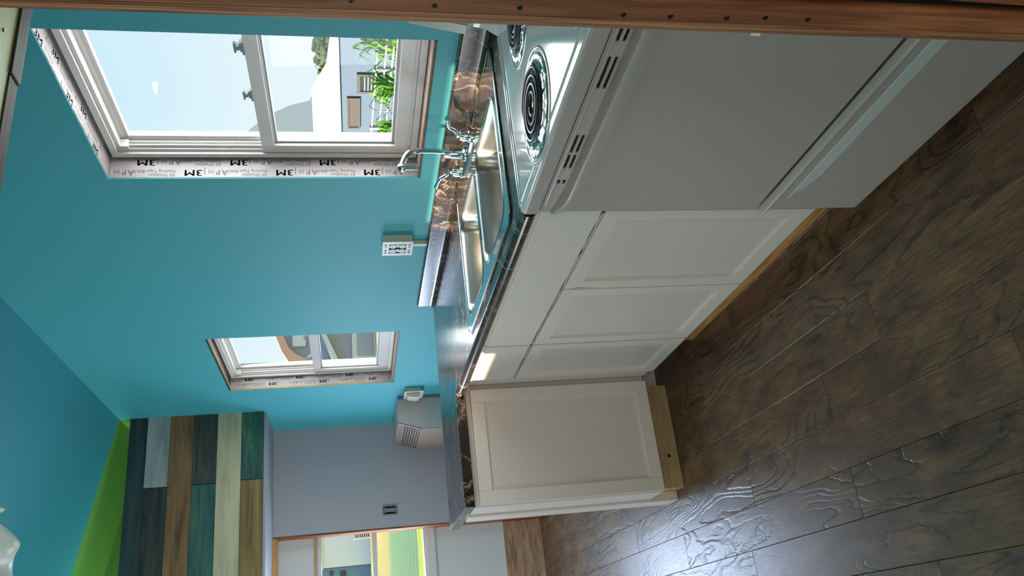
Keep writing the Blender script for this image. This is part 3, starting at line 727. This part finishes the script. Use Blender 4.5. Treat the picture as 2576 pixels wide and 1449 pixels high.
for i, (x, y, r) in enumerate(BR):
    b = B(); N = 56; L = []
    for k, (rr_, h) in enumerate(((r+.010, .001), (r+.006, .004), (r-.002, .0035), (r-.008, -.002), (r-.022, -.016), (r-.05, -.022), (.012, -.022))):
        L.append([(x+(rr_+(R.uniform(-.0025, .0025) if k in (0, 4, 3) else 0))*math.cos(2*PI*j/N), y+(rr_)*math.sin(2*PI*j/N), ZT+h+R.uniform(-.0012, .0012)) for j in range(N)])
    b.loft(L, True, False, True); dp = b.done('drip_pan', 'foil', st)
    b = B(); T = []; turns = 4 if r > .1 else 4
    n_ = turns*30
    for j in range(n_+1):
        t = j/n_; rad = .016+(r-.030)*t; a = 2*PI*turns*t+1.0; T.append((x+rad*math.cos(a), y+rad*math.sin(a), ZT+.0085))
    b.tube(T, .0044, 8)
    ea = 1.0; ex = (x+(r-.014)*math.cos(ea), y+(r-.016)*math.sin(ea))
    b.tube([T[-1], (x+(r-.014)*math.cos(ea+.5), y+(r-.014)*math.sin(ea+.5), ZT+.004), (x+(r-.004)*math.cos(ea+.7), y+(r-.004)*math.sin(ea+.7), ZT-.006)], .0044, 8)
    b.done('coil', 'coil_metal', dp, True)
    b = B()
    for a in (.3, .3+2*PI/3, .3+4*PI/3):
        b.tube([(x+.01*math.cos(a), y+.01*math.sin(a), ZT+.002), (x+(r-.012)*math.cos(a), y+(r-.012)*math.sin(a), ZT+.002)], .0022, 6)
    b.lathe((x, y, ZT+.003), [(.015, 0), (.014, .004), (.001, .005)], 20); b.done('coil_support', 'chrome', dp, True)
    b = B(); loops = []
    for k in range(8):
        a = 2*PI*k/8; loops.append([(px0, py0, ZT+.0+.0025*math.sin(a)) for px0, py0 in circ(x, y, r+.021+.004*math.cos(a), 48)])
    b.loft(loops+[loops[0]]); b.done('raised_ring', 'enamel', st, True)
# back guard
b = B(); prof = [(1.47, ZT-.004), (1.50, ZT-.004), (1.56, ZT-.004), (1.56, 1.16), (1.535, 1.165), (1.515, 1.15), (1.487, 1.02), (1.487, 1.005), (1.50, .99), (1.495, .96), (1.478, .938)]
b.prism(prof, 'y', SR, SL+.005); bgd = b.done('backguard', 'enamel', st, True)
b = B(); b.prism([(1.480, 1.012), (1.51, 1.155), (1.53, 1.172), (1.562, 1.172), (1.562, 1.003), (1.49, 1.003)], 'y', SL-.02, SL+.012); b.done('end_cap', 'old_plastic', bgd, True)
for ky in (1.0, 1.12, 1.42, 1.54):
    b = B(); b.lathe((1.492, ky, 1.085), [(.022, 0), (.021, -.014), (.019, -.018), (.001, -.018)], 22, 'x'); b.done('knob', 'white_plastic', bgd, True)
# oven door with vented handle
b = B(); b.box(.936, .964, SR, SL, .324, .820, .003); dr = b.done('oven_door', 'enamel_matte', st)
slots = []
for ya, yb in ((1.512, 1.530), (1.412, 1.466), (1.340, 1.405), (1.10, 1.19), (.96, 1.06)):
    for z in (.8500, .8625): slots.append([(ya, z), (yb, z), (yb, z+.0065), (ya, z+.0065)])
plate('vent_trim', [(SR, .820), (SL, .820), (SL, .884), (SR, .884)], slots, .004, frame_mtx((.938, 0, 0), (0, 1, 0), (0, 0, 1)), 'enamel_matte', dr)
b = B(); b.box(.9425, .963, SR, SL, .822, .882); b.done('vent_back', 'black_gap', dr)
b = B(); b.box(.934, .964, SR+.002, SL-.012, .8835, .8885); b.done('shadow_gap', 'black_gap', st)
b = B(); b.tube([(.937, SR+.02, .868+.006), (.937, SL-.03, .874)], .0035, 8); b.done('vent_ridge', 'enamel_matte', dr, True)
def handle(bz, top, bot, xo):
    b = B(); L = []; n = 28
    for i in range(n+1):
        t = i/n; y = SR+.006+(SL-.012-SR)*t; e_ = min(t, 1-t); k = min(1, e_/.16); k = math.sin(k*PI/2)
        x0 = .936-(.012+(xo-.012)*k); zb = bot+(top-.012-bot)*(1-k)**1.3; zt = top+(1-k)*.012
        L.append([(.936, y, zt), (x0+.008, y, zt), (x0+.002, y, zt-.003), (x0, y, zt-.009), (x0+.001, y, (zt+zb)/2), (x0+.004, y, zb+.004), (x0+.012, y, zb), (.936, y, zb-.001)])
    return b.loft(L, True, True, True)
handle(0, .846, .806, .034).done('door_handle', 'enamel_matte', dr, True)
b = B(); b.box(.936, .964, SR, SL-.002, .045, .300, .003); dw = b.done('storage_drawer', 'enamel_matte', st)
b = B(); b.prism([(.937, .316), (.926, .312), (.921, .306), (.921, .301), (.928, .298), (.930, .288), (.937, .284)], 'y', SR+.003, SL-.006); b.done('drawer_pull', 'enamel_matte', dw, True)
# pale lens-shaped strip standing in for the glare across the drawer face
b = B(); L = []; n = 40
for i in range(n+1):
    t = i/n; y = SR+.03+(1.60-SR-.03)*t; k = min(1, (1-t)/.16); k = max(.001, math.sin(k*PI/2)); z1 = .262; z0 = z1-.040*k-.002
    L.append([(.9365, y, z1+.002), (.934, y, z1), (.9355, y, (z0+z1)/2), (.9365, y, z0)])
b.loft(L, False); b.done('glare_band', 'enamel', dw, True)
for fx, fy in ((1.0, SL-.05), (1.0, SR+.05), (1.5, SL-.05), (1.5, SR+.05)):
    b = B(); b.lathe((fx, fy, 0), [(.016, 0), (.016, .01), (.008, .014), (.008, .045)], 14); b.done('levelling_foot', 'black_gap', st, True)

# ------------------------------------------------------------------ wall fittings
ob = thing('outlet_box', 'surface-mounted white electrical box with two duplex outlets above the counter', 'outlet', (1.57, 3.03, 1.127))
y0, y1, z0, z1 = 2.985, 3.098, 1.066, 1.187
b = B(); b.box(1.557, 1.5895, y0, y1, z0, z1, .003); b.done('box', 'white_plastic', ob)
slots = [rrect(y0+.016, y1-.016, z0+.026, z1-.026, .002, 2)]
for zz in (z0+.012, z1-.012):
    for yy in (y0+.022, y0+.042, y1-.042, y1-.022): slots.append(circ(yy, zz, .0052 if yy not in (y0+.042,) else .004, 10))
plate('cover', rrect(y0-.006, y1+.004, z0-.002, z1+.002, .004, 3), slots, .0035, frame_mtx((1.554, 0, 0), (0, 1, 0), (0, 0, 1)), 'white_plastic', ob, .0006)
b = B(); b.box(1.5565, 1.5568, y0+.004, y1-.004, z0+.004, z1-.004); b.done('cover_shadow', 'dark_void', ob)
for cy in (y0+.036, y1-.036):
    b = B(); b.box(1.5550, 1.557, cy-.011, cy+.011, z0+.029, z1-.029, .0005); rc = b.done('receptacle', 'white_plastic', ob)
    for cz in ((z0+z1)/2-.0195, (z0+z1)/2+.0195):
        b = B(); b.lathe((1.5515, cy, cz), [(.0001, 0), (.0142, 0), (.0155, .002), (.0155, .004)], 22, 'x'); sc_ = b.done('socket', 'white_plastic', rc, True)
        b = B(); b.box(1.5510, 1.5516, cy-.006, cy-.0045, cz-.001, cz+.006); b.box(1.5510, 1.5516, cy+.0045, cy+.006, cz-.001, cz+.006); b.cyl((1.5510, cy, cz-.007), (1.5516, cy, cz-.007), .0022, n=10)
        b.done('socket_slots', 'ink', rc)
cd_ = B(); cd_.box(1.571, 1.5895, 3.037, 3.058, 1.004, 1.065, .002); tag(cd_.done('surface_conduit', 'white_plastic'), 'short white wire channel from the outlet box down to the backsplash', 'conduit')
# switch on a surface box over the heater
sw = thing('switch_box', 'small white surface-mounted switch beside the grey wall heater', 'switch', (1.575, 5.13, .93))
b = B(); b.box(1.563, 1.5895, 5.075, 5.19, .885, .985, .002); b.done('box', 'old_plastic', sw)
b = B(); b.box(1.556, 1.5628, 5.058, 5.213, .872, .996, .003); b.done('cover', 'old_plastic', sw)
b = B(); b.prism([(1.5557, .898), (1.530, .900), (1.526, .93), (1.534, .974), (1.5557, .984)], 'y', 5.085, 5.175); b.done('dial_cover', 'old_plastic', sw, True)
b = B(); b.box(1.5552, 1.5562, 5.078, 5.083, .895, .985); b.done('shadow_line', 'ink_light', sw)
# heater
ht = thing('wall_heater', 'beige-grey wall heater with slotted sloping grille in the far right corner', 'heater', (1.48, 5.5, .5))
Y0h, Y1h = 5.245, 5.80
b = B(); b.box(1.566, 1.5895, Y0h-.0, Y1h-.05, .30, 1.03, .002); b.done('back_plate', 'galvanised', ht)
prof = [(1.5655, .32), (1.5655, 1.035), (1.412, 1.035), (1.362, .882), (1.362, .32)]
b = B(); b.prism(prof, 'y', Y0h, Y1h); hb = b.done('casing', 'heater_grey', ht)
fr_n = Vector((1.362-1.412, 0, .882-1.035)).normalized()   # down the slope
slp = (Vector((1.362, 0, .882))-Vector((1.412, 0, 1.035))).length
slots = []; cols = 9
for r_ in range(cols):
    v0 = .014+r_*(slp-.030)/(cols-1)
    y = Y0h+.03
    while y < Y1h-.03:
        slots.append([(y, v0), (y+.042, v0), (y+.042, v0+.0075), (y, v0+.0075)]); y += .052
plate('grille', [(Y0h, 0), (Y1h, 0), (Y1h, slp), (Y0h, slp)], slots, .003, frame_mtx((1.412-.0042, 0, 1.035+.0004), (0, 1, 0), tuple(fr_n)), 'heater_grey_light', ht)
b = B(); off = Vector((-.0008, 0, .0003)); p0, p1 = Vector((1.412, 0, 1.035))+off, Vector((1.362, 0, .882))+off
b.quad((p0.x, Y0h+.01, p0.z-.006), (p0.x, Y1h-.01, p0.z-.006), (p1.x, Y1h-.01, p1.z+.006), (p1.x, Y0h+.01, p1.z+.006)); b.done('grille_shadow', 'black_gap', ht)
b = B(); b.box(1.3590, 1.3616, Y0h, Y1h, .32, .880, .0005); b.done('front_panel', 'heater_grey_light', ht)
for fy in (Y0h+.03, Y1h-.06):
    b = B(); b.box(1.40, 1.56, fy, fy+.02, 0, .32, .002); b.done('leg', 'heater_grey', ht)
# open outlet box cut in the grey wall
og = thing('bare_outlet', 'uncovered dark electrical outlet recessed in the grey wall', 'outlet', (.97, 5.93, 1.09))
b = B(); ring_y(b, .937, 1.0, 5.922, 5.9295, 1.036, 1.138, .006, .001); b.done('box_rim', 'galvanised', og)
b = B(); b.box(.942, .995, 5.9285, 5.9298, 1.041, 1.133); b.done('box_inside', 'black_gap', og)
b = B(); b.box(.955, .982, 5.918, 5.928, 1.055, 1.118, .004); b.box(.950, .987, 5.923, 5.9285, 1.044, 1.056, .001); b.box(.950, .987, 5.923, 5.9285, 1.118, 1.130, .001); b.done('receptacle', 'galvanised', og)

# ceiling light with ruffled glass shade
lp = thing('ceiling_light', 'ceiling light with white ruffled frosted glass shades in the upper left', 'lamp', (.50, 3.75, 2.9))
def ruffle(cx, cy, ztop, zrim, r, lobes, ph, tilt=0):
    b = B(); n = 72; L = []
    for k in range(13):
        t = k/12; ring = []
        for i in range(n):
            a = 2*PI*i/n; lob = math.cos(lobes*a+ph)
            rad = .022+(r-.022)*(t**1.1)*(1+.16*lob*t*t); z = ztop+(zrim-ztop)*t**1.5+.03*t*t*t*lob
            ring.append((cx+rad*math.cos(a)+tilt*t, cy+rad*math.sin(a), z))
        L.append(ring)
    return b.loft(L)
o = ruffle(.475, 3.665, 2.85, 2.705, .18, 4, 1.0).done('glass_shade', 'frost_glass', lp, True)
o.modifiers.new('t', 'SOLIDIFY').thickness = .003
o = ruffle(.655, 3.69, 2.86, 2.765, .10, 4, 2.2).done('glass_shade', 'frost_glass', lp, True); o.modifiers.new('t', 'SOLIDIFY').thickness = .003
b = B(); b.cyl((.42, 3.76, 2.79), (.42, 3.76, zc(.42)+.01), .02); b.cyl((.50, 3.56, 2.83), (.44, 3.72, 2.93), .008); b.lathe((.42, 3.76, zc(.42)-.02), [(.02, -.03), (.06, -.01), (.065, .03)], 28); b.done('stem', 'white_plastic', lp, True)

# ------------------------------------------------------------------ outdoors
GZ = -.75
b = B(); b.quad((-300, 2.0-60, GZ), (400, -60, GZ), (400, 600, GZ), (-300, 600, GZ)); struct(b.done('ground', 'ground'), 'mown grass and striped crop field outdoors', 'ground')
# white-roofed low building seen through window 1, wall runs along Y at X = 11
nb = thing('long_shed', 'long white shed with its wall shade painted blue-grey and a bright white roof edge outside the kitchen window', 'building', (12, 15, GZ))
b = B(); b.box(11.05, 14, 7.6, 17.6, GZ, 1.34, 0); b.done('wall', 'ext_blue_grey', nb)  # shade on the white wall is put into the blue-grey colour
b = B(); rp_ = [(11.5, 1.38), (13.32, 1.60), (14.14, 1.93), (17.9, 2.0), (17.9, 1.345), (9.0, 1.345), (9.0, 1.36)]
b.loft([[(10.98, y, z) for y, z in rp_], [(10.98+1.9, y+2.3, z) for y, z in rp_]], True, True, True); b.done('roof', 'ext_white', nb)
b = B(); ring_x(b, 11.0, 11.06, 14.47, 15.57, .93, 1.21, .05, .04, .002); b.done('window_frame', 'ext_trim', nb)
b = B(); b.box(11.02, 11.045, 14.52, 15.52, .97, 1.17); b.done('window_pane', 'ext_pink', nb)
b = B(); ring_x(b, 11.0, 11.06, 13.68, 14.30, .42, 1.0, .06, .07, .002); b.done('window_frame', 'ext_trim', nb)
w_ = B(); w_.box(11.02, 11.045, 13.74, 14.24, .49, .93); w_ = w_.done('window_pane', 'ext_dark', nb)
for z in (.55, .62, .69, .76, .83): 
    b = B(); b.box(11.005, 11.02, 13.76, 14.22, z, z+.02); b.done('bar', 'rail_white', w_)
# quonset
qb = thing('arched_barn', 'tall pale grey arched-roof barn behind the long shed', 'building', (20, 29, GZ))
prof = [(25.5, GZ), (25.5, 1.6), (25.71, 2.32), (26.47, 2.51), (26.79, 3.26), (27.25, 3.90), (28.05, 4.65), (28.39, 4.94), (29.02, 5.29), (30.2, 5.6), (32, 5.75), (33.6, 5.6), (35, 5.0), (36.5, 3.6), (37.3, 1.6), (37.3, GZ)]
b = B(); b.loft([[(20, y, z) for y, z in prof], [(20+8.6, y+11.2, z) for y, z in prof]], True, True, True); b.done('hall', 'ext_gable', qb)
b = B(); b.box(19.9, 19.98, 26.3, 37.0, 2.34, 2.44, .01); b.done('ledge', 'ext_blue_grey', qb)
def blob_tree(name, lab, c, r, h, m, n, seed, trunk=.12, group=None, leaf=.16):
    rr_ = random.Random(seed); t = thing(name, lab, 'tree', (c[0], c[1], GZ), group)
    b = B(); b.cyl((c[0], c[1], GZ), (c[0], c[1], c[2]), trunk, trunk*.5, 10); b.done('trunk', 'bark', t)
    b = B()
    for _ in range(n):
        d = Vector((rr_.gauss(0, 1), rr_.gauss(0, 1), rr_.gauss(0, 1))).normalized()*(rr_.random()**.4)
        p = Vector(c)+Vector((d.x*r, d.y*r, d.z*h)); u = Vector((rr_.uniform(-1, 1), rr_.uniform(-1, 1), rr_.uniform(-1, 1))).normalized()*leaf; w = u.orthogonal().normalized()*leaf*.6
        b.quad(p-u, p+w, p+u, p-w)
    b.done('foliage', m, t); return t
blob_tree('tree', 'green tree showing above the white roof edge outside', (17.6, 20.4, 1.0), 1.9, 1.15, 'tree_leaf', 4200, 3)
# white stock-panel fence
fn = thing('panel_fence', 'white welded rail fence outside the kitchen window', 'fence', (6, 8, GZ))
fx = 6.0
def fz(y, z): return z+.03*(y-7)
for z in (.93, .84, .76, .68, .58, .45, .3, .1):
    b = B(); b.tube([(fx, 5.5, fz(5.5, z)), (fx, 12.5, fz(12.5, z))], .011, 6); b.done('rail', 'rail_white', fn, True)
y = 5.6
while y < 12.4:
    b = B(); b.tube([(fx, y, GZ+.1), (fx, y, fz(y, .93))], .007, 6); b.done('wire_upright', 'rail_white', fn, True); y += .252
for y in (5.9, 7.36, 8.46, 9.7, 11.0):
    b = B(); b.box(fx-.022, fx+.022, y-.022, y+.022, GZ, fz(y, .96), .004); b.done('post', 'rail_white', fn)
# corn-like plants by the fence
def plant(i, x, y, h, lab):
    rr_ = random.Random(100+i); t = thing('garden_plant', lab, 'plant', (x, y, GZ), 'leafy green plants along the fence')
    b = B(); b.cyl((x, y, GZ), (x, y, GZ+h*.8), .012, .006, 6); b.done('stem', 'leaf', t)
    b = B()
    for k in range(110):
        a = rr_.uniform(0, 2*PI); z0_ = GZ+h*rr_.uniform(.3, .9); ln = rr_.uniform(.14, .30); wd = rr_.uniform(.012, .024)
        d = Vector((math.cos(a), math.sin(a), 0)); s_2 = Vector((-d.y, d.x, 0))*wd; up = rr_.uniform(.10, .26)
        P = [Vector((x, y, z0_))+d*ln*q+Vector((0, 0, up*math.sin(q*PI*.75)-.06*q*q)) for q in (0, .33, .66, 1)]
        ws = (.5, 1, .8, .05)
        for j in range(3): b.quad(P[j]-s_2*ws[j], P[j]+s_2*ws[j], P[j+1]+s_2*ws[j+1], P[j+1]-s_2*ws[j+1])
    b.done('leaves', 'leaf', t)
LAB = ('tallest bright green leafy plant at the right edge of the fence view', 'leafy green plant in front of the fence, second from the right window edge', 'leafy green plant reaching over the fence rails', 'green plant with long leaves below the fence post', 'low green leafy plant in front of the fence, middle of the row', 'low green leafy plant left of the middle of the row', 'low leafy plant near the left end of the row', 'leftmost low green leafy plant of the row')
for i_, (x, y, h) in enumerate(((5.0, 5.62, 1.98), (5.2, 6.0, 1.96), (5.0, 6.35, 1.86), (5.2, 6.7, 1.82), (5.0, 7.0, 1.74), (5.2, 7.35, 1.76), (5.4, 7.75, 1.78), (5.5, 8.2, 1.8))):
    plant(i_, x, y, h, LAB[i_])
for i_, (x, y, h) in enumerate(((6.7, 7.2, 1.6), (6.7, 7.9, 1.65), (6.7, 8.7, 1.68))):
    plant(20+i_, x, y, h, ('leafy plant behind the fence, right of the window-framed post', 'leafy plant behind the middle of the fence', 'leafy plant behind the left end of the fence')[i_])
# barn seen through window 2 (front faces us, Y = 22)
bn = thing('arch_fronted_barn', 'tan barn with a peach-coloured arched gable outside the small window', 'building', (9, 23, GZ))
b = B(); b.box(4.5, 16, 22.1, 30, .573, 1.24, 0); b.done('lower_wall', 'ext_tan', bn)
b = B(); arc = [(6.6, 1.24)]+[(7.4+.0, 1.7), (7.83, 2.46), (7.95, 2.75), (8.2, 3.0), (8.6, 3.14), (9.4, 3.4), (10.5, 3.5), (12, 3.4), (13.5, 3.0), (14.5, 1.24)]
b.prism(arc, 'y', 22.1, 29.9); b.done('gable_wall', 'ext_slate', bn)
b = B(); inn = [(7.50, 1.24), (7.72, 1.9), (7.83, 2.46), (8.0, 2.78), (8.2, 2.96), (8.6, 3.12), (9.4, 3.38), (10.5, 3.48)]; out = [(7.30, 1.24), (7.52, 2.0), (7.62, 2.62), (7.78, 2.95), (8.1, 3.14), (8.6, 3.32), (9.4, 3.56), (10.5, 3.66)]
b.prism(inn+out[::-1], 'y', 21.9, 22.1); b.done('arch_band', 'ext_peach', bn)
b = B(); b.box(7.75, 8.95, 22.0, 22.08, .573, 1.24, .01); gd = b.done('garage_door', 'ext_white', bn)
b = B(); b.box(7.9, 8.8, 21.97, 22.0, .65, 1.1, .01); b.done('door_inset', 'rail_white', gd)
b = B(); b.prism([(7.70, 1.62), (8.75, 2.05), (8.75, 2.15), (7.66, 1.76)], 'y', 21.7, 22.09); b.done('roof_edge', 'ext_white', bn)
b = B(); b.prism([(8.26, 2.50), (8.75, 2.50), (8.75, 2.86), (8.26, 2.86)], 'y', 21.98, 22.09); b.done('gable_sign', 'ext_white', bn)
bn.location = (24, 64, GZ)
SB = 2.73
for o in C.objects:
    if o.parent == bn or (o.parent and o.parent.parent == bn):
        o.data.transform(Matrix.Translation((0, 0, EYE)) @ Matrix.Scale(SB, 4) @ Matrix.Translation((0, 0, -EYE)))
# far house
K = 4.8
fh = thing('white_house', 'white sided house with an end painted blue for shade across the field, seen through the far window', 'building', (14, 125, GZ))
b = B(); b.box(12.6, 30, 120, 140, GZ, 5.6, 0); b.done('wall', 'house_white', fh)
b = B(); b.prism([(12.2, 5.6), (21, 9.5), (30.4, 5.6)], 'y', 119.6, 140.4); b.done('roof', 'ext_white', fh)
b = B(); b.box(6.5, 12.55, 120.5, 136, GZ, 6.2, .02); b.done('shade_painted_end', 'house_shade_blue', fh)  # shaded face of the white house, its shade painted in as blue
for x0_, x1_, z0_, z1_ in ((11.3, 12.1, 2.6, 3.4), (9.8, 10.6, 2.0, 3.4), (11.6, 12.2, 4.3, 4.8)):
    b = B(); b.box(x0_, x1_, 120.38, 120.5, z0_, z1_, .02); b.done('window', 'ext_pink', fh)
pb = thing('play_house', 'small pinkish slatted hut standing on the bright grass in front of the white house', 'hut', (15.7, 108, GZ))
for i in range(7):
    b = B(); b.box(14.6, 15.25, 107.95, 108.0, -.5+i*.26, -.36+i*.26, .01); b.done('slat', 'ext_pink', pb)
for x in (14.52, 15.28):
    b = B(); b.box(x-.06, x+.06, 107.9, 108.05, GZ, 1.3, .01); b.done('corner_post', 'ext_white', pb)
b = B(); b.box(14.4, 15.4, 107.6, 108.3, 1.3, 1.42, .01); b.done('roof_board', 'ext_white', pb)
gb = thing('sun_blocking_garage', 'unseen plain garage added to keep the sun out of the far window', 'building', (-6.5, 10, GZ))  # unseen building, added only to block sun from the far window
b = B(); b.box(-9, -4, 7.4, 13, GZ, 4.2, .02); b.done('wall', 'ext_tan', gb)
b = B(); b.prism([(-9.3, 4.2), (-6.5, 5.6), (-3.7, 4.2)], 'y', 7.1, 13.3); b.done('roof', 'ext_slate', gb)

# parts were modelled at their true place: put every part back there under its parent's origin
for o in C.objects:
    if o.parent:
        o.matrix_parent_inverse = Matrix.Translation(-Vector(o.parent.location)) if o.parent.parent is None else Matrix.Identity(4)
